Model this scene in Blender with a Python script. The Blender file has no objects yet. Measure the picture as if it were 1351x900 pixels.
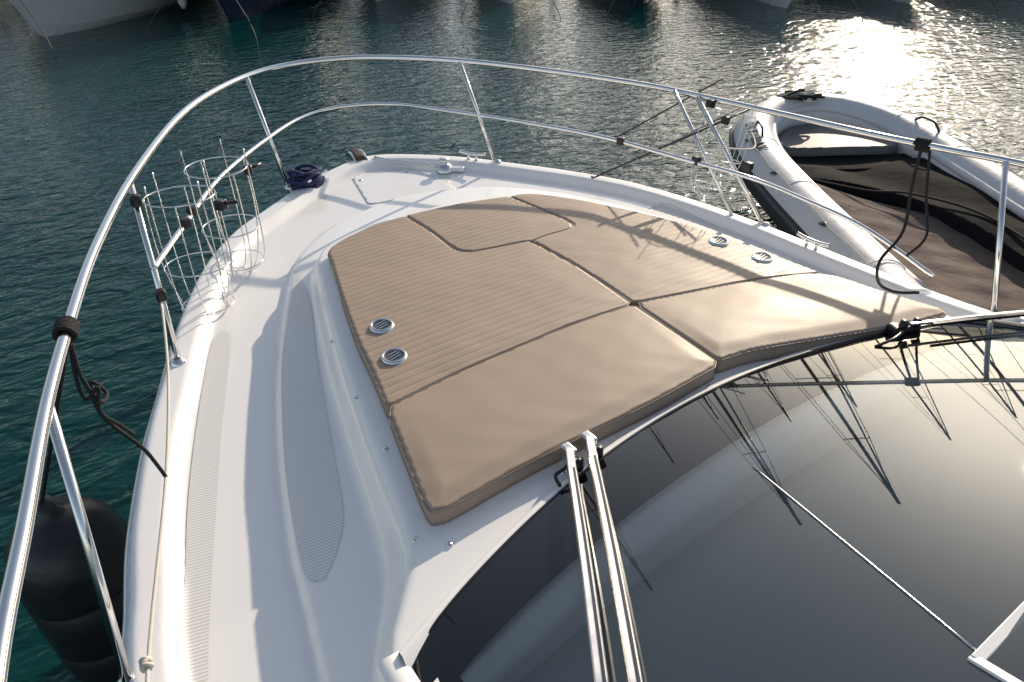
import bpy, math, random
import numpy as np
from mathutils import Vector, Matrix
random.seed(7); rng=np.random.default_rng(7)
scene=bpy.context.scene; COL=scene.collection
# ------------------------------------------------------------------ materials
def mat(name,col,rough=0.5,metal=0.0,coat=0.0,spec=0.5,noise=None,bump=None,colvar=None):
    m=bpy.data.materials.new(name); m.use_nodes=True
    nt=m.node_tree; b=nt.nodes['Principled BSDF']
    b.inputs['Base Color'].default_value=(*col,1); b.inputs['Roughness'].default_value=rough
    b.inputs['Metallic'].default_value=metal; b.inputs['Coat Weight'].default_value=coat
    b.inputs['Coat Roughness'].default_value=0.06
    b.inputs['Specular IOR Level'].default_value=spec
    tc=nt.nodes.new('ShaderNodeTexCoord')
    if colvar:   # (scale, amount)
        n=nt.nodes.new('ShaderNodeTexNoise'); n.inputs['Scale'].default_value=colvar[0]; n.inputs['Detail'].default_value=6
        nt.links.new(tc.outputs['Object'],n.inputs['Vector'])
        mx=nt.nodes.new('ShaderNodeMix'); mx.data_type='RGBA'
        k=colvar[1]
        mx.inputs[6].default_value=(*[c*(1-k) for c in col],1); mx.inputs[7].default_value=(*[min(1,c*(1+k)) for c in col],1)
        nt.links.new(n.outputs['Fac'],mx.inputs[0]); nt.links.new(mx.outputs[2],b.inputs['Base Color'])
        mr=nt.nodes.new('ShaderNodeMapRange'); mr.inputs['To Min'].default_value=rough*0.75; mr.inputs['To Max'].default_value=min(1,rough*1.3)
        nt.links.new(n.outputs['Fac'],mr.inputs['Value']); nt.links.new(mr.outputs['Result'],b.inputs['Roughness'])
    if bump:     # (scale, distance)
        n=nt.nodes.new('ShaderNodeTexNoise'); n.inputs['Scale'].default_value=bump[0]; n.inputs['Detail'].default_value=5
        nt.links.new(tc.outputs['Object'],n.inputs['Vector'])
        bp=nt.nodes.new('ShaderNodeBump'); bp.inputs['Distance'].default_value=bump[1]; bp.inputs['Strength'].default_value=1
        nt.links.new(n.outputs['Fac'],bp.inputs['Height']); nt.links.new(bp.outputs['Normal'],b.inputs['Normal'])
    return m
M={}
M['gel']=mat('white_gelcoat',(0.90,0.885,0.86),0.22,coat=0.5,colvar=(1.7,0.02))
M['nonskid']=mat('nonskid_gelcoat',(0.66,0.66,0.65),0.6)
M['steel']=mat('polished_steel',(0.82,0.81,0.79),0.11,1.0,colvar=(9,0.06))
M['steelr']=mat('brushed_steel',(0.76,0.74,0.72),0.26,1.0,colvar=(20,0.08))
M['steel_shade']=mat('steel_recess_shade',(0.16,0.155,0.15),0.2,1.0)  # shade of the cup recess put into the colour; bowl is nearly flat
M['vinyl']=mat('beige_vinyl',(0.390,0.297,0.220),0.52,spec=0.38,colvar=(3.0,0.07),bump=(260,0.0006))
M['piping']=mat('vinyl_piping',(0.28,0.21,0.155),0.5)
M['black']=mat('black_rubber',(0.016,0.016,0.017),0.35,colvar=(12,0.3),bump=(14,0.004))
M['plastic']=mat('black_plastic',(0.015,0.015,0.016),0.3)
M['frit']=mat('black_glass_border',(0.006,0.006,0.007),0.02,spec=0.4)
M['dash']=mat('dashboard_grey',(0.47,0.475,0.45),0.7,colvar=(2,0.12))
M['dashw']=mat('dashboard_trim',(0.88,0.87,0.85),0.6)
M['rope_w']=mat('white_rope',(0.62,0.58,0.50),0.9,bump=(120,0.002))
M['rope_b']=mat('navy_rope',(0.020,0.028,0.095),0.8,bump=(120,0.003))
M['rope_k']=mat('black_rope',(0.012,0.012,0.012),0.85,bump=(120,0.003))
M['tube']=mat('grey_hypalon',(0.56,0.56,0.57),0.5,colvar=(3,0.09),bump=(8,0.006))
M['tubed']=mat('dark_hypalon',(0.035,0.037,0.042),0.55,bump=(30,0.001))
M['cushg']=mat('grey_seat_vinyl',(0.085,0.085,0.09),0.6,bump=(30,0.001))
M['cover']=mat('brown_cover_fabric',(0.13,0.10,0.085),0.95,spec=0.1,bump=(5,0.03),colvar=(4,0.25))
M['blackfab']=mat('black_cover_fabric',(0.010,0.010,0.011),0.95,spec=0.1,bump=(4,0.02))
M['hullw']=mat('hull_white',(0.66,0.66,0.64),0.35,colvar=(1,0.06))
M['hulln']=mat('hull_navy',(0.02,0.03,0.06),0.25)
M['win']=mat('dark_window',(0.01,0.012,0.015),0.05)
M['mast']=mat('mast_aluminium',(0.25,0.25,0.26),0.4,0.8)
M['canvas']=mat('blue_canvas',(0.03,0.05,0.12),0.9)
M['conc']=mat('quay_concrete',(0.26,0.25,0.23),0.9,colvar=(0.6,0.25),bump=(3,0.05))
M['hill']=mat('hillside_scrub',(0.07,0.085,0.05),0.95,colvar=(0.02,0.5))
M['brown']=mat('roller_plastic',(0.06,0.045,0.035),0.5)
nt=M['nonskid'].node_tree; b=nt.nodes['Principled BSDF']
tc=nt.nodes.new('ShaderNodeTexCoord'); mp=nt.nodes.new('ShaderNodeMapping'); mp.inputs['Rotation'].default_value=(0,0,math.radians(12))
nt.links.new(tc.outputs['Object'],mp.inputs['Vector'])
w=nt.nodes.new('ShaderNodeTexWave'); w.bands_direction='Y'; w.inputs['Scale'].default_value=26
nt.links.new(mp.outputs['Vector'],w.inputs['Vector'])
bp=nt.nodes.new('ShaderNodeBump'); bp.inputs['Distance'].default_value=0.0007; bp.inputs['Strength'].default_value=0.5
nt.links.new(w.outputs['Fac'],bp.inputs['Height']); nt.links.new(bp.outputs['Normal'],b.inputs['Normal'])
cr=nt.nodes.new('ShaderNodeMix'); cr.data_type='RGBA'; cr.inputs[6].default_value=(0.62,0.61,0.595,1); cr.inputs[7].default_value=(0.84,0.825,0.80,1)
nt.links.new(w.outputs['Fac'],cr.inputs[0]); nt.links.new(cr.outputs[2],b.inputs['Base Color'])
# windshield glass: thin tinted glass
g=bpy.data.materials.new('windshield_glass'); g.use_nodes=True; nt=g.node_tree; nt.nodes.clear()
o=nt.nodes.new('ShaderNodeOutputMaterial'); mx=nt.nodes.new('ShaderNodeMixShader'); fr=nt.nodes.new('ShaderNodeFresnel'); fr.inputs['IOR'].default_value=1.75
tr=nt.nodes.new('ShaderNodeBsdfTransparent'); tr.inputs[0].default_value=(0.84,0.86,0.84,1)
gl=nt.nodes.new('ShaderNodeBsdfGlossy'); gl.inputs['Roughness'].default_value=0.012; gl.inputs['Color'].default_value=(0.95,0.97,0.96,1)
nt.links.new(fr.outputs[0],mx.inputs[0]); nt.links.new(tr.outputs[0],mx.inputs[1]); nt.links.new(gl.outputs[0],mx.inputs[2]); nt.links.new(mx.outputs[0],o.inputs[0])
M['glass']=g
# water
w=bpy.data.materials.new('harbour_water'); w.use_nodes=True; nt=w.node_tree; b=nt.nodes['Principled BSDF']
b.inputs['Base Color'].default_value=(0.001,0.036,0.033,1); b.inputs['Roughness'].default_value=0.045; b.inputs['IOR'].default_value=1.333
tc=nt.nodes.new('ShaderNodeTexCoord'); mp=nt.nodes.new('ShaderNodeMapping'); mp.inputs['Rotation'].default_value=(0,0,math.radians(40)); mp.inputs['Scale'].default_value=(0.7,1.35,1)
nt.links.new(tc.outputs['Object'],mp.inputs['Vector'])
prev=None
for sc,dist_,det in ((0.7,0.06,2),(4.6,0.047,2.5),(12.0,0.008,2)):
    n=nt.nodes.new('ShaderNodeTexNoise'); n.inputs['Scale'].default_value=sc; n.inputs['Detail'].default_value=det; n.inputs['Distortion'].default_value=0.5
    nt.links.new(mp.outputs['Vector'],n.inputs['Vector'])
    bp=nt.nodes.new('ShaderNodeBump'); bp.inputs['Distance'].default_value=dist_; bp.inputs['Strength'].default_value=1
    nt.links.new(n.outputs['Fac'],bp.inputs['Height'])
    if prev: nt.links.new(prev.outputs['Normal'],bp.inputs['Normal'])
    prev=bp
nt.links.new(prev.outputs['Normal'],b.inputs['Normal'])
M['water']=w
# ------------------------------------------------------------------ helpers
def empty(name,loc=(0,0,0),rotz=0):
    e=bpy.data.objects.new(name,None); e.location=loc; e.rotation_euler=(0,0,rotz); COL.objects.link(e); return e
def addmesh(name,vs,fs,m,parent=None,smooth=True,mats=None,fm=None):
    me=bpy.data.meshes.new(name); me.from_pydata([tuple(map(float,v)) for v in vs],[],[tuple(map(int,f)) for f in fs]); me.update()
    for mm_ in (mats or [m]): me.materials.append(mm_)
    if fm is not None: me.polygons.foreach_set('material_index',fm)
    if smooth: me.polygons.foreach_set('use_smooth',[True]*len(me.polygons))
    ob=bpy.data.objects.new(name,me); COL.objects.link(ob)
    if parent: ob.parent=parent
    return ob
def cr_spline(pts,n=8,closed=False):
    P=[np.array(p,float) for p in pts]; out=[]
    N=len(P); rngi=range(N if closed else N-1)
    for i in rngi:
        if closed: a,b,c,d=P[(i-1)%N],P[i],P[(i+1)%N],P[(i+2)%N]
        else: a=P[max(i-1,0)];b=P[i];c=P[i+1];d=P[min(i+2,N-1)]
        for k in range(n):
            t=k/n
            out.append(0.5*((2*b)+(-a+c)*t+(2*a-5*b+4*c-d)*t*t+(-a+3*b-3*c+d)*t**3))
    if not closed: out.append(P[-1])
    return np.array(out)
def tube(name,pts,r,m,parent=None,closed=False,smooth=8,res=10,radii=None):
    P=cr_spline(pts,smooth,closed) if smooth else np.array(pts,float)
    N=len(P)
    if closed: T=np.roll(P,-1,0)-np.roll(P,1,0)
    else: T=np.gradient(P,axis=0)
    T/=np.linalg.norm(T,axis=1)[:,None]+1e-9
    up=np.array([0,0,1.0]) if abs(T[0][2])<0.9 else np.array([1.0,0,0])
    n0=np.cross(T[0],up); n0/=np.linalg.norm(n0); vs=[];fs=[]
    if radii is not None: R=np.interp(np.linspace(0,1,N),np.linspace(0,1,len(radii)),radii)
    else: R=np.full(N,r)
    for i in range(N):
        n0=n0-T[i]*np.dot(n0,T[i]); n0/=np.linalg.norm(n0)+1e-9; bb=np.cross(T[i],n0)
        for k in range(res):
            a=2*math.pi*k/res; vs.append(P[i]+R[i]*(math.cos(a)*n0+math.sin(a)*bb))
    for i in range(N if closed else N-1):
        j=(i+1)%N
        for k in range(res): fs.append((i*res+k,i*res+(k+1)%res,j*res+(k+1)%res,j*res+k))
    if not closed:
        fs.append(tuple(range(res))[::-1]); fs.append(tuple((N-1)*res+k for k in range(res)))
    return addmesh(name,vs,fs,m,parent)
def lathe(name,prof,m,loc,parent=None,seg=28,rot=None):
    vs=[];fs=[]
    for r,z in prof:
        for k in range(seg):
            a=2*math.pi*k/seg; vs.append((r*math.cos(a),r*math.sin(a),z))
    for i in range(len(prof)-1):
        for k in range(seg): fs.append((i*seg+k,i*seg+(k+1)%seg,(i+1)*seg+(k+1)%seg,(i+1)*seg+k))
    ob=addmesh(name,vs,fs,m,parent); ob.location=loc
    if rot: ob.rotation_euler=rot
    return ob
def box(name,c,s,m,parent=None,rot=(0,0,0),bev=0.004):
    x,y,z=[k/2 for k in s]
    vs=[(i*x,j*y,k*z) for i in(-1,1) for j in(-1,1) for k in(-1,1)]
    fs=[(0,1,3,2),(4,6,7,5),(0,4,5,1),(2,3,7,6),(0,2,6,4),(1,5,7,3)]
    ob=addmesh(name,vs,fs,m,parent,False); ob.location=c; ob.rotation_euler=rot
    if bev:
        md=ob.modifiers.new('b','BEVEL'); md.width=bev; md.segments=3
    return ob
def inside(poly,X,Y):
    r=np.zeros(X.shape,bool); n=len(poly)
    for i in range(n):
        x1,y1=poly[i]; x2,y2=poly[(i+1)%n]
        if y1==y2: continue
        c=((y1>Y)!=(y2>Y)); r^= c & (X<(x2-x1)*(Y-y1)/(y2-y1)+x1)
    return r
def dist(poly,X,Y,closed=True,near=False):
    best=np.full(X.shape,1e9); bx=X.copy(); by=Y.copy(); n=len(poly)
    for i in range(n if closed else n-1):
        a=poly[i]; c=poly[(i+1)%n]; d=c-a; L=d@d
        if L<1e-12: continue
        t=np.clip(((X-a[0])*d[0]+(Y-a[1])*d[1])/L,0,1)
        px=a[0]+t*d[0]; py=a[1]+t*d[1]; q=(X-px)**2+(Y-py)**2
        mk=q<best; best=np.where(mk,q,best)
        if near: bx=np.where(mk,px,bx); by=np.where(mk,py,by)
    return (np.sqrt(best),bx,by) if near else np.sqrt(best)
def fill(poly,dx,dy,hole=None):
    poly=np.array(poly,float); x0,y0=poly.min(0)-dx; x1,y1=poly.max(0)+dx
    nx=int((x1-x0)/dx)+1; ny=int((y1-y0)/dy)+1
    cx,cy=np.meshgrid(x0+(np.arange(nx)+.5)*dx,y0+(np.arange(ny)+.5)*dy,indexing='ij')
    use=inside(poly,cx,cy)
    if hole is not None: use&=~inside(hole,cx,cy)
    cnt=np.zeros((nx+1,ny+1),int)
    for a in(0,1):
        for c in(0,1): cnt[a:a+nx,c:c+ny]+=use
    idx=-np.ones((nx+1,ny+1),int); used=cnt>0; idx[used]=np.arange(used.sum())
    gx,gy=np.meshgrid(x0+np.arange(nx+1)*dx,y0+np.arange(ny+1)*dy,indexing='ij')
    X=gx[used];Y=gy[used];bd=(cnt[used]<4)
    d,bx,by=dist(poly,X[bd],Y[bd],True,True)
    if hole is not None:
        d2,bx2,by2=dist(np.array(hole),X[bd],Y[bd],True,True); k=d2<d; bx=np.where(k,bx2,bx); by=np.where(k,by2,by)
    X[bd]=bx;Y[bd]=by
    I,J=np.nonzero(use)
    F=np.stack([idx[I,J],idx[I+1,J],idx[I+1,J+1],idx[I,J+1]],1)
    E=[]
    up=np.pad(use,1)
    for i,j in zip(I,J):
        if not up[i+1,j]: E.append((idx[i,j],idx[i+1,j]))
        if not up[i+1,j+2]: E.append((idx[i+1,j+1],idx[i,j+1]))
        if not up[i,j+1]: E.append((idx[i,j+1],idx[i,j]))
        if not up[i+2,j+1]: E.append((idx[i+1,j],idx[i+1,j+1]))
    return X,Y,F,E
def sstep(a,b,x):
    t=np.clip((x-a)/(b-a),0,1); return t*t*(3-2*t)
def sheet(name,poly,dx,dy,zf,m,parent,skirt=0,hole=None):
    X,Y,F,E=fill(poly,dx,dy,hole); Z=zf(X,Y)
    V=np.stack([X,Y,Z],1); fs=[tuple(f) for f in F]
    if skirt:
        n=len(V); ids={}
        ext=[]
        for a,c in E:
            for k in(a,c):
                if k not in ids: ids[k]=n+len(ext); ext.append((V[k][0],V[k][1],V[k][2]-skirt))
            fs.append((a,ids[a],ids[c],c))
        V=np.vstack([V,np.array(ext)])
    return addmesh(name,V,fs,m,parent)
def arr(s): return [tuple(float(k)/100 for k in p.split(',')) for p in s.split()]
# ------------------------------------------------------------------ yacht
yacht=empty('motor_yacht')
gun=arr("-46,-120 -45,0 -42,80 -38,144 -34,169 -29,200 -18,242 -7,274 9,319 31,366 54,397 76,416 100,435 118,447 138,459 156,466 176,467 205,451 232,429 255,404 285,369 308,335 326,291 337,250 345,205 352,167 358,135 363,113 370,60 376,0 378,-120")
gunS=cr_spline(gun,6)
base=arr("-5,-120 0,0 5,80 11,141 14,166 24,211 38,258 61,319 83,359 115,385 165,398 220,384 262,345 292,290 308,240 317,190 325,140 332,60 338,-120")
baseS=cr_spline(base,6)
plat=arr("22,-120 22,50 25,95 50,128 60,186 67,233 80,303 86,322 100,332 138,338 170,335 201,330 222,320 241,295 260,256 272,220 279,190 286,166 300,130 315,90 322,40 326,-120")
platS=cr_spline(plat,4)
def zd(y): return 1.70+0.034*np.clip(y-1.5,0,3.2)
def H(X,Y):
    X=np.asarray(X,float);Y=np.asarray(Y,float)
    z=zd(Y); dE=dist(gunS,X,Y,False)
    z=z+0.05*sstep(0.17,0.11,dE)-0.035*(1-np.clip(dE/0.035,0,1))**2
    ib=inside(baseS,X,Y); ip=inside(platS,X,Y)
    db=dist(baseS,X,Y,False); dp=dist(platS,X,Y,False)
    t=np.where(ip,1.0,np.where(ib,db/(db+dp+1e-9),0))
    pr=0.22*sstep(0,0.10,t)+0.14*np.clip((t-0.10)/0.5,0,1)+0.64*sstep(0.60,0.90,t)
    top=1.930-0.02*((X-1.77)/1.2)**2
    return z+(top-z)*pr
Yb=lambda x:1.3-0.16*(x-1.77)**2
def G(X,Y): return 1.97+0.34*(Yb(X)-Y)
hole=[(x,Yb(x)-0.012) for x in np.linspace(0.27,3.24,40)]+[(3.24,-1.3),(0.27,-1.3)]
hole=np.array(hole)
sheet('deck',gunS,0.015,0.015,H,M['gel'],yacht,0,hole)
vs=[];fs=[];lv=[(1,0.0,0.0),(1.0,0.0,-0.05),(0.985,0.02,-0.06),(0.97,0,-0.4),(0.90,0,-1.1),(0.82,0,-1.9),(0.6,0,-2.3)]
cx0=1.65
HE=[float(H([p[0]],[p[1]])[0]) for p in gunS]
for sx,_,dz in lv:
    for p,z0 in zip(gunS,HE):
        vs.append((cx0+(p[0]-cx0)*sx, (p[1]-0)*(1-(1-sx)*0.45) if p[1]>0 else p[1], z0+dz))
n=len(gunS)
for i in range(len(lv)-1):
    for k in range(n-1): fs.append((i*n+k,(i+1)*n+k,(i+1)*n+k+1,i*n+k+1))
addmesh('hull',vs,fs,M['gel'],yacht)
rub=[(p[0]+(0.012 if p[0]>cx0 else -0.012),p[1]+0.006,z0-0.055) for p,z0 in zip(gunS,HE)]
tube('rub_rail',rub,0.018,M['steelr'],yacht,smooth=0)
def ribbon(nm,Lp,Rp,n=60,k=8,off=0.0025):
    Ls=cr_spline(Lp,10); Rs=cr_spline(Rp,10)
    def rs(S):
        a=np.concatenate([[0],np.cumsum(np.linalg.norm(np.diff(S,axis=0),axis=1))]); u=np.linspace(0,a[-1],n)
        return np.column_stack([np.interp(u,a,S[:,0]),np.interp(u,a,S[:,1])])
    Ls=rs(Ls);Rs=rs(Rs); pts=np.array([Ls[i]*(1-j/k)+Rs[i]*j/k for i in range(n) for j in range(k+1)])
    z=H(pts[:,0],pts[:,1])+off
    fs=[(i*(k+1)+j,i*(k+1)+j+1,(i+1)*(k+1)+j+1,(i+1)*(k+1)+j) for i in range(n-1) for j in range(k)]
    addmesh(nm,np.column_stack([pts,z]),fs,M['nonskid'],yacht)
ribbon('nonskid_panel_side',arr("24,304 18,294 4,252 -9,207 -18,168 -23,149 -27,122 -26,114"),arr("24,304 28,300 21,273 9,234 -2,195 -12,159 -17,139 -21,120 -26,114"))
ribbon('nonskid_panel_step',arr("72,338 60,306 43,264 32,227 23,193 17,160 16,148 20,144"),arr("72,338 69,302 57,257 48,220 40,186 34,163 26,150 20,144"))
ribbon('nonskid_panel_starboard',arr("298,304 290,296 305,250 313,205 320,165 325,120 330,60"),arr("298,304 308,300 319,250 327,205 334,165 339,120 344,60"))
p=arr("140,401 142,399 200,392 202,394 190,438 187,441 149,445 146,443")
sheet('anchor_locker_lid',p,0.015,0.015,lambda X,Y:H(X,Y)+0.003,M['gel'],yacht,0.003)
tube('locker_gap',[(a,b,float(H([a],[b])[0])+0.0003) for a,b in p],0.002,M['steelr'],yacht,True,0)
for q in((150,438),(184,435)): lathe('locker_latch',[(0,.006),(.014,.006),(.017,0)],M['steelr'],(q[0]/100,q[1]/100,1.797),yacht,16)
lathe('windlass',[(0,0.09),(0.03,0.09),(0.04,0.08),(0.025,0.06),(0.025,0.05),(0.05,0.04),(0.06,0.0)],M['steelr'],(2.08,4.24,1.80),yacht)
box('windlass_base',(2.13,4.24,1.81),(0.2,0.10,0.03),M['steelr'],yacht,(0,0,-0.6))
tube('anchor_chain',[(2.08,4.24,1.84),(1.95,4.36,1.83),(1.8,4.5,1.84),(1.7,4.6,1.86)],0.010,M['steelr'],yacht)
box('bow_roller',(1.60,4.68,1.86),(0.07,0.16,0.07),M['brown'],yacht,(0.1,0,0),0.015)
for q in(1.56,1.645): tube('bow_roller_plate',[(q,4.56,1.84),(q,4.70,1.885),(q,4.78,1.85)],0.010,M['steel'],yacht)
def cleat(nm,x,y,rot):
    z=float(H([x],[y])[0]); e=empty(nm,(x,y,z),rot); e.parent=yacht
    tube(nm+'_horns',[(-0.1,0,0.052),(-0.06,0,0.045),(0,0,0.042),(0.06,0,0.045),(0.1,0,0.052)],0.011,M['steel'],e)
    for s in(-1,1): tube(nm+'_leg',[(s*0.03,0,0),(s*0.03,0,0.042)],0.011,M['steel'],e,smooth=0)
cleat('cleat_port',1.20,4.36,0.6); cleat('cleat_starboard',2.30,4.22,-0.9); cleat('cleat_side',3.36,2.1,-1.45)
for x,y in((0.47,1.31),(0.55,1.235),(1.01,1.29),(1.75,1.35),(0.55,1.72),(0.57,2.05),(0.63,2.5),(2.35,1.23),(3.06,1.18),(2.95,1.62)):
    z=float(H([x],[y])[0]); lathe('snap_stud',[(0,0.007),(0.007,0.007),(0.011,0.0)],M['steelr'],(x,y,z),yacht,12)
# ---- windshield
nx=70; xs=np.linspace(0.27,3.24,nx)
frw=lambda x:0.16+0.14*math.sin(math.pi*min(max((x-0.27)/2.97,0),1))
srow=[('f',t) for t in np.linspace(0,1,6)]+[('g',t) for t in np.linspace(0,1,40)[1:]]
vs=[];fs=[];fm=[]
for kind,t in srow:
    for x in xs:
        w_=frw(x); s=t*w_ if kind=='f' else w_+t*(2.45-w_)
        y=Yb(x)-s; side=max(0,1-(x-0.27)/0.25); side2=max(0,1-(3.24-x)/0.25)
        vs.append((x,y,G(x,y)-0.03*(side**2+side2**2)))
for r in range(len(srow)-1):
    for k in range(nx-1):
        fs.append((r*nx+k,(r+1)*nx+k,(r+1)*nx+k+1,r*nx+k+1))
        fm.append(0 if (r<5 or k<2 or k>nx-4) else 1)
addmesh('windshield',vs,fs,None,yacht,True,[M['frit'],M['glass']],fm)
edge=[(x,Yb(x)+0.002,1.967-(0.03*(max(0,1-(x-0.27)/0.25)**2+max(0,1-(3.24-x)/0.25)**2))) for x in xs]
tube('windshield_gasket',edge,0.006,M['plastic'],yacht,smooth=0)
vs=[];fs=[]
for x in xs:
    for dy,dz in((-0.02,-0.015),(0.012,0.0),(0.035,-0.01),(0.06,-0.06)):
        y=Yb(x)+dy; vs.append((x,y,1.965+dz if dz>-0.05 else float(H([x],[y])[0])-0.005))
for i in range(len(xs)-1):
    for k in range(3): fs.append((i*4+k,i*4+k+1,(i+1)*4+k+1,(i+1)*4+k))
addmesh('windshield_cowl',vs,fs,M['gel'],yacht)
for s,x0,nm in((-1,0.27,'port'),(1,3.24,'starboard')):
    vs=[];fs=[];ys=np.linspace(Yb(x0)+0.05,-1.2,30)
    for y in ys:
        zt=G(x0,y)-0.03
        for dx,z in((-0.02,zt-0.004),(0.0,zt+0.012),(0.04,zt+0.012),(0.065,zt-0.01),(0.10,1.9)):
            xx=x0+s*dx
            vs.append((xx,y,z if dx<0.09 else float(H([xx],[y])[0])-0.01))
    for i in range(len(ys)-1):
        for k in range(4): fs.append((i*5+k,i*5+k+1,(i+1)*5+k+1,(i+1)*5+k))
    addmesh('pillar_'+nm,vs,fs,M['gel'],yacht)
vs=[];fs=[];ys=np.linspace(0,1,20)
for t in ys:
    for x in xs:
        y=Yb(x)-0.03-t*2.3; vs.append((x,y,G(x,y)-0.05-0.12*min(1,t*5)))
for r in range(19):
    for k in range(nx-1): fs.append((r*nx+k,(r+1)*nx+k,(r+1)*nx+k+1,r*nx+k+1))
addmesh('dashboard',vs,fs,M['dash'],yacht)
vs=[];fs=[]
xl=np.linspace(0.30,3.2,60)
for x in xl:
    wd_=0.08+0.06*math.sin((x-.3)*1.1)
    for dd,dz in ((-0.05,-0.02),(wd_*.5,-0.022),(wd_*.9,-0.026),(wd_,-0.04),(wd_+0.01,-0.15)):
        y=Yb(x)-frw(x)-dd; vs.append((x,y,G(x,y)+dz))
for i in range(59):
    for k in range(4): fs.append((5*i+k,5*i+k+1,5*i+k+6,5*i+k+5))
addmesh('windshield_inner_liner',vs,fs,M['dashw'],yacht)
def onglass(l,off): return [(x,y,G(x,y)+off) for x,y in l]
sm=[(1.39+(1.16-1.39)*t,0.86+(0.15-0.86)*t) for t in np.linspace(0,1,14)]
tube('windshield_seam',onglass(sm,0.003),0.0022,M['steelr'],yacht,smooth=0)
def bar(nm,pts,wd,m,parent,th=0.012):
    P=np.array(pts,float); vs=[];fs=[]
    for i in range(len(P)):
        q=P[min(i+1,len(P)-1)]-P[max(i-1,0)]; nn=np.cross(q,[0,0,1]); nn/=np.linalg.norm(nn)
        up=np.cross(nn,q); up/=np.linalg.norm(up); up*=np.sign(up[2])
        for a,c in((-1,-1),(-1,0.6),(-0.8,1),(0.8,1),(1,0.6),(1,-1)): vs.append(P[i]+nn*a*wd/2+up*c*th/2)
    for i in range(len(P)-1):
        for k in range(6): fs.append((i*6+k,i*6+(k+1)%6,(i+1)*6+(k+1)%6,(i+1)*6+k))
    fs.append(tuple(range(6))[::-1]); fs.append(tuple((len(P)-1)*6+k for k in range(6)))
    return addmesh(nm,vs,fs,m,parent,False)
bar('windshield_top_frame',onglass([(1.14,0.14),(2.0,0.17),(3.2,0.14)],0.004),0.022,M['gel'],yacht,.006)
bar('windshield_centre_frame',onglass([(1.14,0.15),(1.09,-0.6),(1.07,-1.1)],0.004),0.022,M['gel'],yacht,.006)
# ------------------------------------------------------------------ wipers
def wiper(nm,pa,pb,ea,eb):
    e=empty(nm)
    for k,(p,q) in enumerate(((pa,ea),(pb,eb))):
        P=[np.array([p[0]+(q[0]-p[0])*t,p[1]+(q[1]-p[1])*t,0]) for t in np.linspace(0,1,12)]
        for a,t in zip(P,np.linspace(0,1,12)): a[2]=max(G(a[0],a[1]),1.96)+0.045+0.03*math.sin(math.pi*t)
        bar('wiper_arm_%d'%(k+1),P,0.030,M['steelr'],e,0.022)
        bar('wiper_arm_groove_%d'%(k+1),[a+np.array([0.006,0,0.012]) for a in P[1:]],0.007,M['plastic'],e,0.004)
        box('wiper_pivot_%d'%(k+1),(p[0],p[1]+0.005,1.985),(0.036,0.055,0.06),M['steelr'],e,(0,0,0.1),0.008)
        lathe('wiper_shaft_%d'%(k+1),[(0.0,0.05),(0.016,0.05),(0.018,0.0)],M['plastic'],(p[0],p[1]-0.05,1.955),e)
    return e
w1=wiper('windshield_wiper',(1.035,1.295),(1.125,1.305),(0.37,0.25),(0.415,0.20))
tube('washer_hose',[(1.01,1.26,1.99),(0.97,1.24,2.0),(0.94,1.24,1.985),(0.93,1.2,1.98)],0.006,M['plastic'],w1)
w2=empty('windshield_wiper')
box('wiper_motor_cap',(2.66,1.15,1.99),(0.13,0.07,0.05),M['plastic'],w2,(0,0,-0.3),0.015)
for k in(0,1):
    lathe('wiper_knob',[(0,0.03),(0.016,0.03),(0.018,0)],M['plastic'],(2.63+0.06*k,1.14-0.02*k,2.02),w2)
    P=[(2.64+0.05*k+(0.95)*t,1.12-0.06*k-0.42*t,1.97+0.34*(Yb(2.64+0.05*k+.95*t)-(1.12-0.06*k-0.42*t))+0.05) for t in np.linspace(0,1,8)]
    bar('wiper_arm',P,0.016,M['plastic' if k else 'steelr'],w2,0.012)
tube('wiper_hose',[(2.6,1.12,2.02),(2.5,1.10,2.03),(2.42,1.12,2.01)],0.006,M['plastic'],w2)
# ------------------------------------------------------------------ sun pad
pad=empty('sun_pad')
portmain=cr_spline([(0.622,1.865),(0.66,2.10),(0.69,2.33),(0.765,2.72),(0.835,3.04),(0.85,3.13),(0.90,3.20),(1.01,3.26),(1.19,3.315),(1.365,3.325)],5)
hatchL=cr_spline([(1.372,3.31),(1.40,3.07),(1.405,2.83),(1.44,2.75),(1.52,2.715),(1.77,2.672)],5)
seamC=[(1.785,2.62),(1.815,2.31),(1.82,1.92)]
seamHp=cr_spline([(1.79,1.903),(1.50,1.915),(1.28,1.905),(0.91,1.885),(0.64,1.855)],3)
polyPort=np.vstack([portmain,hatchL,seamC,seamHp])
hatchR=cr_spline([(1.785,2.665),(1.89,2.68),(2.04,2.685),(2.085,2.72),(2.09,2.80),(2.05,3.03),(2.01,3.235)],5)
polyHatch=np.vstack([cr_spline([(1.385,3.33),(1.67,3.315),(1.95,3.26),(1.995,3.245)],5),hatchR[::-1],hatchL[::-1][1:]+np.array([0.007,0.006])])
star=cr_spline([(2.02,3.24),(2.10,3.235),(2.21,3.15),(2.37,2.92),(2.56,2.54),(2.67,2.20),(2.74,1.91),(2.79,1.68)],5)
seamHs=cr_spline([(2.78,1.66),(2.46,1.77),(2.06,1.855),(1.86,1.90)],3)
polyStar=np.vstack([star,seamHs,[(1.827,1.92),(1.822,2.31),(1.792,2.65)],hatchR[2:]+np.array([0.007,-0.002])])
polyHP=np.vstack([cr_spline([(0.635,1.850),(0.91,1.881),(1.28,1.900),(1.50,1.910),(1.80,1.898)],3),[(1.825,1.88),(1.822,1.40)],cr_spline([(1.79,1.375),(1.41,1.345),(0.91,1.335),(0.63,1.315),(0.56,1.32),(0.535,1.36),(0.575,1.60),(0.612,1.81)],4)])
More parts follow.
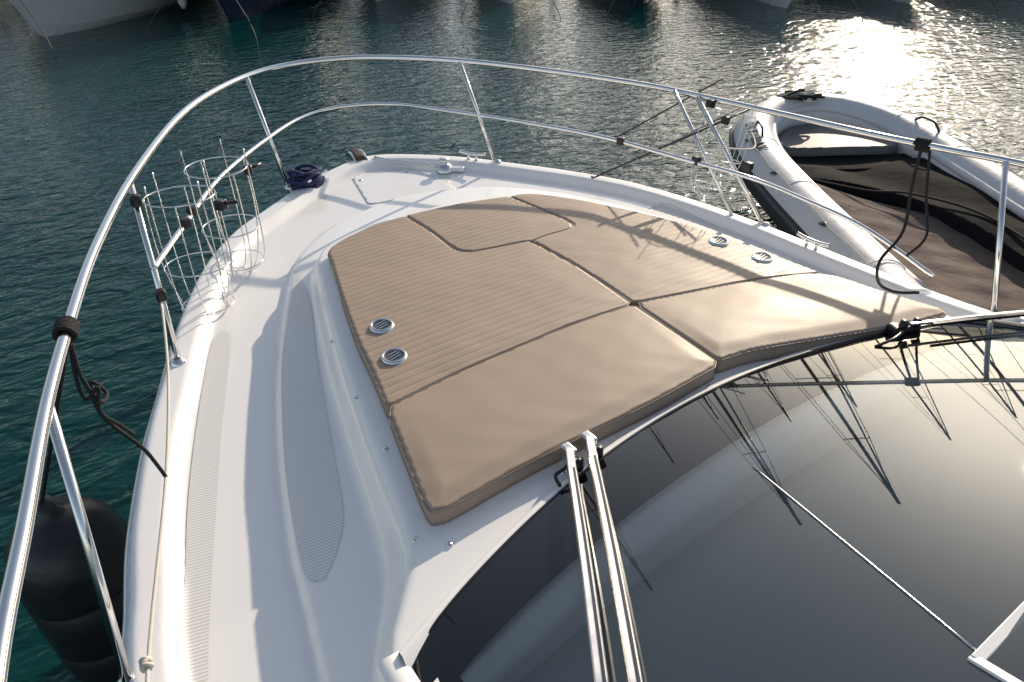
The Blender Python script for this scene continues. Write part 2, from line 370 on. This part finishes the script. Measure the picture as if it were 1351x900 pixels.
polyHS=np.vstack([cr_spline([(1.85,1.895),(2.06,1.851),(2.46,1.765),(2.79,1.652),(2.90,1.39),(2.985,1.17)],4),cr_spline([(2.96,1.13),(2.72,1.17),(2.36,1.27),(2.02,1.37),(1.84,1.395)],4),[(1.830,1.42),(1.831,1.86)]])
def cushion(nm,poly,quilt):
    poly=np.array(poly); base_=lambda X,Y: 2.0-0.022*((X-1.77)/1.2)**2-0.02*sstep(2.2,3.3,Y)
    def zf(X,Y):
        d=dist(poly,X,Y); r=0.009
        z=base_(X,Y)
        z=z-r*(1-np.sqrt(1-np.clip((r-d)/r,0,1)**2))+0.005*(1-np.exp(-d/0.15))
        if quilt:
            q=np.abs(np.sin(math.pi*(Y+0.015*(X-1.8)**2+0.0015*np.sin(X*5))/0.041))
            z=z-0.0024*np.exp(-(q/0.28)**1.3)*sstep(0.010,0.025,d)
        else: z=z+0.008*sstep(1.9,1.4,Y)*sstep(0,0.08,d)
        z=z+0.0010*np.sin(X*9+Y*4)*np.sin(Y*7-X*3)+0.0005*np.sin(X*31+2*np.sin(Y*13))*np.sin(Y*23+X*5)
        return z
    sheet(nm,poly,0.009,0.0044 if quilt else 0.007,zf,M['vinyl'],pad,0.075)
    P=np.column_stack([poly[:,0],poly[:,1],base_(poly[:,0],poly[:,1])-0.007])
    tube(nm+'_piping',P,0.0032,M['piping'],pad,True,0,8)
    P=np.column_stack([poly[:,0],poly[:,1],base_(poly[:,0],poly[:,1])-0.062])
    tube(nm+'_piping_low',P,0.0038,M['piping'],pad,True,0,8)
cushion('cushion_port',polyPort,True); cushion('cushion_hatch',polyHatch,True); cushion('cushion_starboard',polyStar,True)
cushion('headrest_port',polyHP,False); cushion('headrest_starboard',polyHS,False)
for x,y in((.81,2.34),(.765,2.11),(2.60,2.14),(2.655,1.90)):
    z=2.004-0.022*((x-1.77)/1.2)**2-0.02*float(sstep(2.2,3.3,np.array(y)))
    lathe('cup_holder_ring',[(0.040,0.0),(0.041,0.006),(0.044,0.008),(0.049,0.006),(0.053,-0.002)],M['steel'],(x,y,z+0.001),pad,36)
    lathe('cup_holder_bowl',[(0.0,-0.001),(0.02,-0.0005),(0.032,0.001),(0.040,0.003)],M['steel_shade'],(x,y,z+0.003),pad,32)
    for k in(-1,0,1):
        box('cup_holder_bar',(x,y+0.016*k,z+0.0055),(0.06 if k==0 else .05,0.004,0.003),M['steel'],pad,(0,0,0.3),0.001)
# ------------------------------------------------------------------ bow rail
rail=empty('bow_rail')
top=[(-.46,-0.9,2.5),(-.45,0,2.5),(-.43,.6,2.5)]+[(x,y,2.5) for x,y in arr("-40,98 -35,131 -29,172 -21,212 -9,262 13,330 46,407 80,454 116,481 153,485 186,472 227,436")]+[(2.735,3.95,2.46),(3.16,3.44,2.42),(3.28,3.05,2.42),(3.43,2.45,2.42),(3.53,2.04,2.42),(3.64,1.69,2.42),(3.75,1.38,2.42),(3.83,.9,2.42),(3.88,.3,2.42),(3.9,-.8,2.42)]
tube('top_rail',top,0.0165,M['steel'],rail,res=14)
mid=[(.06,3.03,2.16)]+[(x,y,2.15) for x,y in arr("25,342 55,398 95,449 130,483 162,493 197,478 226,438 257,388 282,337")]+[(3.01,2.87,2.13),(3.23,2.52,2.08),(3.41,2.26,2.0),(3.52,1.92,1.93),(3.6,1.51,1.79)]
tube('middle_rail',mid,0.0125,M['steel'],rail,res=12)
def stan(a,c,r=0.0135):
    tube('stanchion',[a,c],r,M['steel'],rail,smooth=0,res=12)
    lathe('stanchion_foot',[(r,0.02),(0.022,0.016),(0.034,0.004),(0.034,0)],M['steel'],(c[0],c[1],float(H([c[0]],[c[1]])[0])-0.002),rail)
stan((.09,3.22,2.5),(.03,2.83,1.74)); stan((.95,4.66,2.5),(1.02,4.40,1.79)); stan((2.29,4.34,2.5),(2.43,4.09,1.79))
stan((3.25,3.05,2.42),(3.36,2.44,1.76)); stan((-.29,1.72,2.5),(-.37,1.42,1.73)); stan((3.72,1.45,2.42),(3.56,1.15,1.73))
stan((-.42,.7,2.5),(-.40,0.2,1.73)); stan((3.86,.5,2.42),(3.68,.2,1.73))
tube('stanchion_brace',[(3.20,3.2,2.43),(3.28,2.62,1.77)],0.011,M['steel'],rail,smooth=0)
# ------------------------------------------------------------------ fender baskets
def basket(loc,rotz=0,h=0.52,r=0.15,tilt=(0,0),wr=0.0033):
    e=empty('fender_basket',loc,rotz); e.rotation_euler=(tilt[0],tilt[1],rotz)
    ring=lambda z,rr:[(rr*math.cos(a),rr*math.sin(a),z) for a in np.linspace(0,2*math.pi,33)[:-1]]
    for z,rr in((0,r),(-h*0.55,r*0.97),(-h*0.9,r*0.8)): tube('ring',ring(z,rr),wr,M['steel'],e,True,0,8)
    for k in range(4):
        a=k*math.pi/4+0.2; c,s=math.cos(a),math.sin(a)
        if k%2==0: tube('wire',[(r*c,r*s,0.09),(r*c,r*s,-h*0.55),(r*.8*c,r*.8*s,-h*.9),(0,0,-h*1.03),(-r*.8*c,-r*.8*s,-h*.9),(-r*c,-r*s,-h*0.55),(-r*c,-r*s,0.09)],wr,M['steel'],e,res=8)
        else: tube('wire',[(r*c,r*s,0),(r*c,r*s,-h*0.55),(0.5*r*c,0.5*r*s,-h*1.0),(-0.5*r*c,-0.5*r*s,-h*1.0),(-r*c,-r*s,-h*0.55),(-r*c,-r*s,0)],wr,M['steel'],e,res=8)
    box('clamp',(r*0.9,-r*0.6,-0.06),(0.045,0.045,0.05),M['plastic'],e,(0,0,0.4),0.008)
    tube('clamp_arm',[(r*0.9,-r*0.6,-0.06),(r*1.3,-r*0.9,-0.05)],0.01,M['plastic'],e,smooth=0)
    return e
basket((.27,3.33,2.34),0.3,0.62,0.155,(-.06,.05)); basket((.49,3.56,2.36),0.9,0.58)
basket((3.35,2.85,2.36),1.4,0.5,0.15,(0.25,0.1),0.0024)
def clampat(p,rot=0): return box('rail_clamp',p,(0.045,0.05,0.05),M['plastic'],rail,(0,0,rot),0.01)
clampat((.085,3.17,2.42));clampat((.055,2.97,2.06));clampat((.33,3.57,2.16),.6);clampat((.27,3.44,2.16),.6);clampat((3.27,2.95,2.40));clampat((3.32,2.62,2.1));clampat((3.06,2.8,2.13));clampat((2.86,3.27,2.15),.6)
rods=empty('boat_hook')
tube('pole',[(2.76,3.34,1.92),(3.45,2.76,2.40)],0.006,M['plastic'],rods,smooth=0)
tube('pole_b',[(2.98,3.22,2.02),(3.44,2.82,2.40)],0.005,M['mast'],rods,smooth=0)
tube('pole_c',[(2.90,3.42,2.10),(3.40,3.00,2.52)],0.005,M['plastic'],rods,smooth=0)
tube('pole_tip',[(2.76,3.34,1.92),(2.73,3.365,1.90),(2.71,3.35,1.92)],0.006,M['plastic'],rods)
# ------------------------------------------------------------------ fender on port side
fen=empty('boat_fender',(-.61,2.60,0.10))
lathe('fender_body',[(0.0,1.40),(0.035,1.40),(0.04,1.34),(0.07,1.31),(0.15,1.27),(0.205,1.19),(0.228,1.08),(0.232,0.95),(0.232,0.93),(0.228,0.925),(0.232,0.92),(0.232,0.62),(0.228,0.615),(0.232,0.61),(0.232,0.50),(0.22,0.38),(0.18,0.28),(0.1,0.2),(0.04,0.17),(0,0.15)],M['black'],(0,0,0),fen,40)
tube('fender_line',[(0,0,1.39),(0.385,-0.54,2.38)],0.007,M['rope_k'],fen,smooth=0)
rp=empty('mooring_rope')
cpt=np.array([-.225,2.06,2.5]); dr=np.array([0.08,0.42,0]);dr/=np.linalg.norm(dr); sd=np.array([dr[1],-dr[0],0])
pts=[cpt+dr*(0.055*(t/6-0.5)*1.2)+0.025*(math.cos(2*math.pi*t)*sd+math.sin(2*math.pi*t)*np.array([0,0,1])) for t in np.linspace(0,6,110)]
tube('rail_wrap',pts,0.0075,M['rope_k'],rp,smooth=0,res=8)
tube('tail',[(-.225,2.06,2.48),(-.235,2.02,2.36),(-.215,2.0,2.27),(-.195,2.05,2.26),(-.225,2.07,2.3),(-.235,2.06,2.2),(-.21,2.05,2.12),(-.16,2.0,2.05),(-.14,2.0,1.96),(-.13,2.0,1.90)],0.0062,M['rope_k'],rp)
tube('tail_b',[(-.23,2.05,2.46),(-.25,2.02,2.35),(-.245,2.0,2.29),(-.205,2.0,2.32),(-.225,1.99,2.24),(-.19,2.0,2.16),(-.17,2.02,2.10)],0.006,M['rope_k'],rp)
wl=empty('mooring_rope'); tube('white_line',[(.045,2.92,2.04),(-.02,2.5,1.97),(-.13,2.0,1.9),(-.30,1.35,1.84),(-.37,0.9,1.82)],0.0055,M['rope_w'],wl)
kn=[(-.30+0.012*math.cos(a*3),1.37+0.012*math.sin(a*2),1.84+0.014*math.sin(a*3)) for a in np.linspace(0,6.28,30)]
tube('knot',kn,0.006,M['rope_w'],wl,smooth=0)
cr_=empty('coiled_rope')
for k in range(13):
    a0=random.random()*6; rr=0.06+0.04*random.random(); ct=(1.12+random.uniform(-.03,.03),4.40+random.uniform(-.03,.03))
    tl=random.uniform(-.5,.5); pts=[(ct[0]+rr*1.25*math.cos(a),ct[1]+rr*0.85*math.sin(a),1.835+0.008*k+tl*0.09*math.cos(a+a0)+0.01*math.sin(2*a+a0)) for a in np.linspace(0,6.28,26)[:-1]]
    tube('loop',pts,0.0115,M['rope_b'],cr_,True,0,8)
sr=empty('mooring_rope')
c=np.array([3.60,1.80,2.42]); dr=np.array([0.11,-.36,0]);dr/=np.linalg.norm(dr); sd=np.array([dr[1],-dr[0],0])
pts=[c+dr*(0.05*(t/5-0.5)*1.3)+0.027*(math.cos(2*math.pi*t)*sd+math.sin(2*math.pi*t)*np.array([0,0,1])) for t in np.linspace(0,5,90)]
tube('rail_wrap',pts,0.009,M['rope_k'],sr,smooth=0,res=8)
tube('hang_a',[(3.60,1.80,2.40),(3.60,1.78,2.2),(3.55,1.72,1.98),(3.42,1.72,1.84),(3.28,1.62,1.80),(3.22,1.5,1.82),(3.30,1.42,1.83)],0.008,M['rope_k'],sr)
tube('hang_b',[(3.61,1.76,2.40),(3.63,1.7,2.15),(3.6,1.62,1.98),(3.56,1.66,1.86)],0.007,M['rope_k'],sr)
# ------------------------------------------------------------------ inflatable dinghy
A=math.radians(27.8); rib=empty('inflatable_dinghy',(6.90,3.25,0),-A)
hw=1.12; TR=0.27
tp=[(-hw,-2.9,.62),(-hw,-1.8,.62),(-hw,-.5,.63),(-hw,.7,.66),(-hw*.96,1.6,.70),(-hw*.78,2.3,.76),(-hw*.42,2.72,.82),(0,2.85,.84),(hw*.42,2.72,.82),(hw*.78,2.3,.76),(hw*.96,1.6,.70),(hw,.7,.66),(hw,-.5,.63),(hw,-1.8,.62),(hw,-2.9,.62)]
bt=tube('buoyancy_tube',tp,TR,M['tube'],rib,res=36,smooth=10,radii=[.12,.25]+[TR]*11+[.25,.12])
sp=cr_spline(tp,10); T=np.gradient(sp,axis=0); T/=np.linalg.norm(T,axis=1)[:,None]
out=np.stack([-T[:,1],T[:,0],np.zeros(len(T))],1); out/=np.linalg.norm(out,axis=1)[:,None]
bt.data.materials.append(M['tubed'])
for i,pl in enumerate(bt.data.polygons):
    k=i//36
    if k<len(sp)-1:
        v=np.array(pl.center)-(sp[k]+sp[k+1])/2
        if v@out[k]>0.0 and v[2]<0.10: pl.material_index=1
P=sp+out*(TR-.005)+np.array([0,0,0.03]); tube('rubbing_strake',P[6:-6],0.035,M['tubed'],rib,smooth=0)
P=sp-out*0.21+np.array([0,0,0.13]); tube('inner_coaming',P[12:-12],0.05,M['tube'],rib,smooth=0)
tube('grab_line',[p+np.array([0,0,0.03*abs(math.sin(i*0.5))]) for i,p in enumerate(sp+out*0.15+np.array([0,0,.225]))][10:-10],0.006,M['rope_w'],rib,smooth=0)
for i in range(14,len(sp)-12,13):
    bnd=[sp[i]+(TR+.001)*(math.cos(a)*out[i]+math.sin(a)*np.array([0,0,1])) for a in np.linspace(.4,3.6,24)]
    tube('seam_band',bnd,0.006,M['tube'],rib,smooth=0,res=6)
for i in range(20,len(sp)-18,10):
    q=sp[i]+TR*(math.cos(1.0)*out[i]+math.sin(1.0)*np.array([0,0,1])); lathe('line_patch',[(0,.012),(.04,.008),(.055,-.005)],M['tubed'],q,rib,14)
vs=[];fs=[]
ysr=np.linspace(-2.7,2.6,20)
for y in ysr:
    f=max(0.05,1-max(0,(y-0.5)/2.3)**2)
    vs+=[(-1.0*f,y,.55+0.1*(1-f)),(-.7*f,y,.15+.3*(1-f)),(0,y,-.15+.55*(1-f)),(.7*f,y,.15+.3*(1-f)),(1.0*f,y,.55+.1*(1-f))]
for i in range(19):
    for k in range(4): fs.append((i*5+k,i*5+k+1,(i+1)*5+k+1,(i+1)*5+k))
addmesh('hull_bottom',vs,fs,M['tubed'],rib)
fl=[(-.9,-2.75),(.9,-2.75),(.9,1.4),(.75,2.0),(.35,2.5),(-.35,2.5),(-.75,2.0),(-.9,1.4)]
sheet('floor',fl,.05,.05,lambda X,Y:0.45+0*X,M['blackfab'],rib)
sheet('cockpit_cover',[(-.95,-2.6),(.9,-2.6),(.9,-.2),(.5,.0),(-.3,.5),(-.95,.95)],.03,.03,lambda X,Y:0.66-0.06*np.cos(X*2)+0.010*np.sin(X*9+Y*3)+0.018*np.sin(Y*2.3)+.006*np.sin(Y*17+4*X)-.06*X,M['cover'],rib,0.1)
sheet('black_cover',cr_spline([(.45,-2.5),(.92,-2.5),(.94,0),(.9,1.3),(.2,1.3),(-.8,1.2),(-.82,.9),(.0,.5),(.35,-.5)],5,True),.03,.03,lambda X,Y:0.72-0.03*np.cos(X*4)+0.012*np.sin(X*7+Y*5),M['blackfab'],rib,0.16)
tube('cover_bungee',[(-.9,.95,.74),(-.3,.55,.72),(.1,.35,.75),(.5,-.2,.76),(.55,-1.2,.76),(.6,-2.4,.76)],0.012,M['rope_k'],rib)
sheet('bow_cushion',cr_spline([(-.7,1.72),(0,1.6),(.7,1.72),(.6,2.15),(.25,2.45),(-.25,2.45),(-.6,2.15)],5,True),.03,.03,lambda X,Y:.80+0.02*np.cos(X*3),M['cushg'],rib,0.1)
sheet('bow_locker',[(-.82,1.2),(.82,1.2),(.78,1.66),(-.78,1.66)],.03,.03,lambda X,Y:.70+0*X,M['blackfab'],rib,0.2)
for s in(-1,1): tube('grab_handle',[(s*1.0,2.0,1.00),(s*1.04,1.9,1.06),(s*1.06,1.7,1.05),(s*1.08,1.6,.97)],0.014,M['plastic'],rib)
for j,(r0,mt) in enumerate(((.018,'rope_k'),(.016,'rope_k'),(.014,'rope_w'))):
    pts=[]
    for a in np.linspace(0,14,50):
        pts.append((-.15+0.28*math.cos(a*1.3+j)*(0.5+0.5*math.sin(a*0.7+j*2)),2.72+0.13*math.sin(a+j),1.09+0.012*a/3+0.02*math.sin(a*2)))
    tube('bow_rope',pts,r0,M[mt],rib,smooth=0,res=8)
tube('tie_line',[(-1.1,1.9,.95),(-1.6,.6,1.2),(-2.6,-.9,1.75)],0.008,M['rope_w'],rib)
fc=bpy.data.curves.new('reg','FONT'); fc.body='DL7290AK'; fc.size=0.18; fc.extrude=0.001; fc.offset=0.003
fo=bpy.data.objects.new('t',fc); COL.objects.link(fo); bpy.context.view_layer.update()
me=bpy.data.meshes.new_from_object(fo); bpy.data.objects.remove(fo); me.materials.clear(); me.materials.append(M['plastic'])
k0=int(np.argmin(abs(sp[:70,1]-2.05)))
mv=[]
arc=np.concatenate([[0],np.cumsum(np.linalg.norm(np.diff(sp[:,:2],axis=0),axis=1))])
for v in me.vertices:
    s_=arc[k0]-v.co.x; i=int(np.clip(np.searchsorted(arc,s_)-1,0,len(sp)-2)); f=(s_-arc[i])/(arc[i+1]-arc[i])
    pc=sp[i]*(1-f)+sp[i+1]*f; oo=out[i]*(1-f)+out[i+1]*f; oo/=np.linalg.norm(oo)
    an=math.radians(58)+(v.co.y)/TR; rad=TR+.008+v.co.z
    q=pc+rad*(math.cos(an)*oo+math.sin(an)*np.array([0,0,1])); mv.append(q)
for v,q in zip(me.vertices,mv): v.co=q
rt=bpy.data.objects.new('registration_lettering',me); COL.objects.link(rt); rt.parent=rib
# ------------------------------------------------------------------ water, far marina
addmesh('water',[(-400,-400,0),(400,-400,0),(400,400,0),(-400,400,0)],[(0,1,2,3)],M['water'],None,False)
Fv=np.array([math.sin(math.radians(32)),math.cos(math.radians(32))]); Rv=np.array([Fv[1],-Fv[0]])
def W(s,D): p=Fv*D+Rv*s; return (p[0],p[1],0)
def boat(kind,s,D,L,B,fb,hm,yaw=0):
    e=empty('moored_sailboat' if kind=='s' else 'moored_motorboat',W(s,D),math.radians(-32)+yaw)
    vs=[];fs=[];n=22
    sec=[(1.0,1.0),(0.97,0.75),(0.90,0.45),(0.80,0.12),(0.62,-0.12),(0.0,-0.35)]
    for i in range(n):
        t=i/(n-1); hb=B/2*min(1,(math.sin(min(1,t*1.55)*math.pi/2))**0.75)*(1-0.12*max(0,t-.6)/.4); zt=fb*(1.25-0.35*t)
        pts=[]
        for wq,zq in sec:
            rake=(1-zq)*L*0.10*(1-t)**3
            pts.append((hb*wq*(1-(1-zq)*0.25*(1-t)),t*L+rake,zt*zq if zq>0 else zq*1.2))
        ring=[(-x,y,z) for x,y,z in pts]+[(x,y,z) for x,y,z in pts[::-1][1:]]
        vs+=ring
    m=len(sec)*2-1; fm=[]
    for i in range(n-1):
        for k in range(m-1): fs.append((i*m+k,(i+1)*m+k,(i+1)*m+k+1,i*m+k+1)); fm.append(1 if k in(0,m-2) and kind=='s' else 0)
    fs.append(tuple((n-1)*m+k for k in range(m))); fm.append(0)
    for i in range(n-1): fs.append((i*m,i*m+m-1,(i+1)*m+m-1,(i+1)*m)); fm.append(0)
    addmesh('hull',vs,fs,None,e,False,[hm,M['hulln']],fm)
    if kind=='s':
        cab=[(x,y) for x,y in((-.5,L*.28),(.5,L*.28),(B*.3,L*.42),(B*.3,L*.68),(-B*.3,L*.68),(-B*.3,L*.42))]
        sheet('cabin',cab,.15,.15,lambda X,Y:fb*1.1+0.42+0*X,M['hullw'],e,0.45)
        box('cabin_window',(0,L*.5,fb*1.1+0.27),(B*.62,L*.2,.14),M['win'],e,bev=0)
        mh=L*1.25; tube('mast',[(0,L*.4,fb),(0,L*.4,fb+mh)],0.08,M['mast'],e,smooth=0)
        tube('boom',[(0,L*.4,fb+1.5),(0,L*.78,fb+1.45)],0.13,M['canvas'],e,smooth=0)
        for z in(.4,.7): tube('spreader',[(-.9*(1.3-z),L*.4,fb+mh*z),(.9*(1.3-z),L*.4,fb+mh*z)],0.03,M['mast'],e,smooth=0)
        tube('forestay',[(0,.1,fb*1.25),(0,L*.4,fb+mh)],0.04,M['mast'],e,smooth=0)
        tube('backstay',[(0,L,fb),(0,L*.4,fb+mh)],0.016,M['mast'],e,smooth=0)
        for q in(-1,1): tube('shroud',[(q*B*.45,L*.42,fb),(q*.9*.6,L*.4,fb+mh*.7),(0,L*.4,fb+mh*.95)],0.016,M['mast'],e,smooth=0)
    else:
        cab=[(-B*.28,L*.3),(B*.28,L*.3),(B*.4,L*.5),(B*.4,L*.9),(-B*.4,L*.9),(-B*.4,L*.5)]
        sheet('cabin',cab,.15,.15,lambda X,Y:fb*1.1+0.3+1.1*sstep(L*.3,L*.48,Y),M['hullw'],e,1.0)
        box('windscreen',(0,L*.41,fb*1.1+1.02),(B*.6,L*.10,.03),M['win'],e,(0.75,0,0),0)
        box('side_window',(0,L*.68,fb*1.1+1.0),(B*.812,L*.36,.34),M['win'],e,bev=0)
        box('flybridge',(0,L*.7,fb*1.1+1.75),(B*.7,L*.3,.5),M['hullw'],e,bev=.1)
    for q in(-1,1): tube('pulpit_rail',[(0,.15,fb*1.25+.6),(q*B*.3,L*.12,fb*1.22+.6),(q*B*.46,L*.35,fb*1.12+.6),(q*B*.48,L*.6,fb*1.05+.6)],0.018,M['steel'],e)
    for q in(-1,1): lathe('fender',[(0,.8),(.05,.78),(.12,.65),(.12,.25),(.05,.12),(0,.1)],M['black' if kind=='s' else 'hullw'],(q*B*.52,L*.4,0.1),e,14)
    for q in(-1,1): tube('bow_line',[(0,.1,fb*1.2),(q*1.2,-1.0,.4),(q*1.5,-1.5,-.3)],0.011,M['brown'],e,smooth=4)
    return e
boat('m',-11.8,17.6,9,5.0,1.3,M['hullw'],0.03)
boat('s',-18.2,20.5,11,3.5,1.2,M['hullw'])
boat('m',-7.8,19.6,10,3.6,1.5,M['hulln'])
x=-5.0; k=0
kinds=['s','m','s','s','m','s','s','m','s','s','m','s']
for k in range(12):
    B=random.uniform(3.1,3.9); L=random.uniform(9.5,13)
    boat(kinds[k],x+B/2-1.0,22.0+random.uniform(-.4,.6),L,B,random.uniform(1.1,1.5),M['hulln'] if k in(2,8) else M['hullw'],random.uniform(-.04,.04)); x+=B+0.9
x=-26
for k in range(3):
    boat('s',x-k*0.1,24,11,3.5,1.2,M['hullw']); x-=4.6
def quad(name,s0,s1,D0,D1,z0,z1,m):
    c=[W(s0,D0),W(s1,D0),W(s1,D1),W(s0,D1)]
    vs=[(p[0],p[1],z0) for p in c]+[(p[0],p[1],z1) for p in c]
    return addmesh(name,vs,[(0,1,2,3),(4,7,6,5),(0,4,5,1),(1,5,6,2),(2,6,7,3),(3,7,4,0)],m,None,False)
quad('floating_pontoon',-60,60,37.5,39.5,-.2,.5,M['conc'])
quad('quay_wall',-160,160,80,110,-.5,2.0,M['conc'])
x=-24
for k in range(11):
    boat('s',x,40.5,random.uniform(9,13),3.5,1.2,M['hullw'],0); x+=4.8+random.uniform(0,.6)
n=60; vs=[];fs=[]
for i in range(n+1):
    a=-math.pi*0.55+math.pi*1.1*i/n+math.radians(32); hgt=5+6*(0.5+0.5*math.sin(i*0.37))+3*math.sin(i*1.3)
    for r_,z in((150,1.0),(200,hgt*.6),(260,hgt),(390,hgt*1.2)): vs.append((r_*math.sin(a),r_*math.cos(a),z))
for i in range(n):
    for k in range(3): fs.append((i*4+k,(i+1)*4+k,(i+1)*4+k+1,i*4+k+1))
addmesh('hill',vs,fs,M['hill'])
# ------------------------------------------------------------------ light
EL=math.radians(20.5); AZ=math.radians(60.0)
wd=bpy.data.worlds.new('World'); scene.world=wd; wd.use_nodes=True; nt=wd.node_tree; bg=nt.nodes['Background']
sk=nt.nodes.new('ShaderNodeTexSky'); sk.sky_type='NISHITA'; sk.sun_disc=False; sk.sun_elevation=EL; sk.sun_rotation=AZ
sk.dust_density=1.2; sk.air_density=1.0
hs=nt.nodes.new('ShaderNodeHueSaturation'); hs.inputs['Saturation'].default_value=0.75
nt.links.new(sk.outputs[0],hs.inputs['Color']); nt.links.new(hs.outputs[0],bg.inputs[0]); bg.inputs[1].default_value=0.15
sl=bpy.data.lights.new('sun','SUN'); sl.energy=5.0; sl.angle=math.radians(0.5); sl.color=(1.0,0.85,0.67)
so=bpy.data.objects.new('sun',sl); COL.objects.link(so)
d=Vector((math.sin(AZ)*math.cos(EL),math.cos(AZ)*math.cos(EL),math.sin(EL))); so.rotation_euler=d.to_track_quat('Z','Y').to_euler(); so.location=(20,12,12)
cam=bpy.data.cameras.new('camera'); co=bpy.data.objects.new('camera',cam); COL.objects.link(co)
cam.lens=24; cam.sensor_width=36; cam.clip_end=2000; cam.clip_start=0.05
co.location=(0,0,3.6); co.rotation_euler=(math.radians(55),0,math.radians(-32)); scene.camera=co
scene.view_settings.view_transform='Standard'; scene.view_settings.look='None'; scene.view_settings.exposure=0
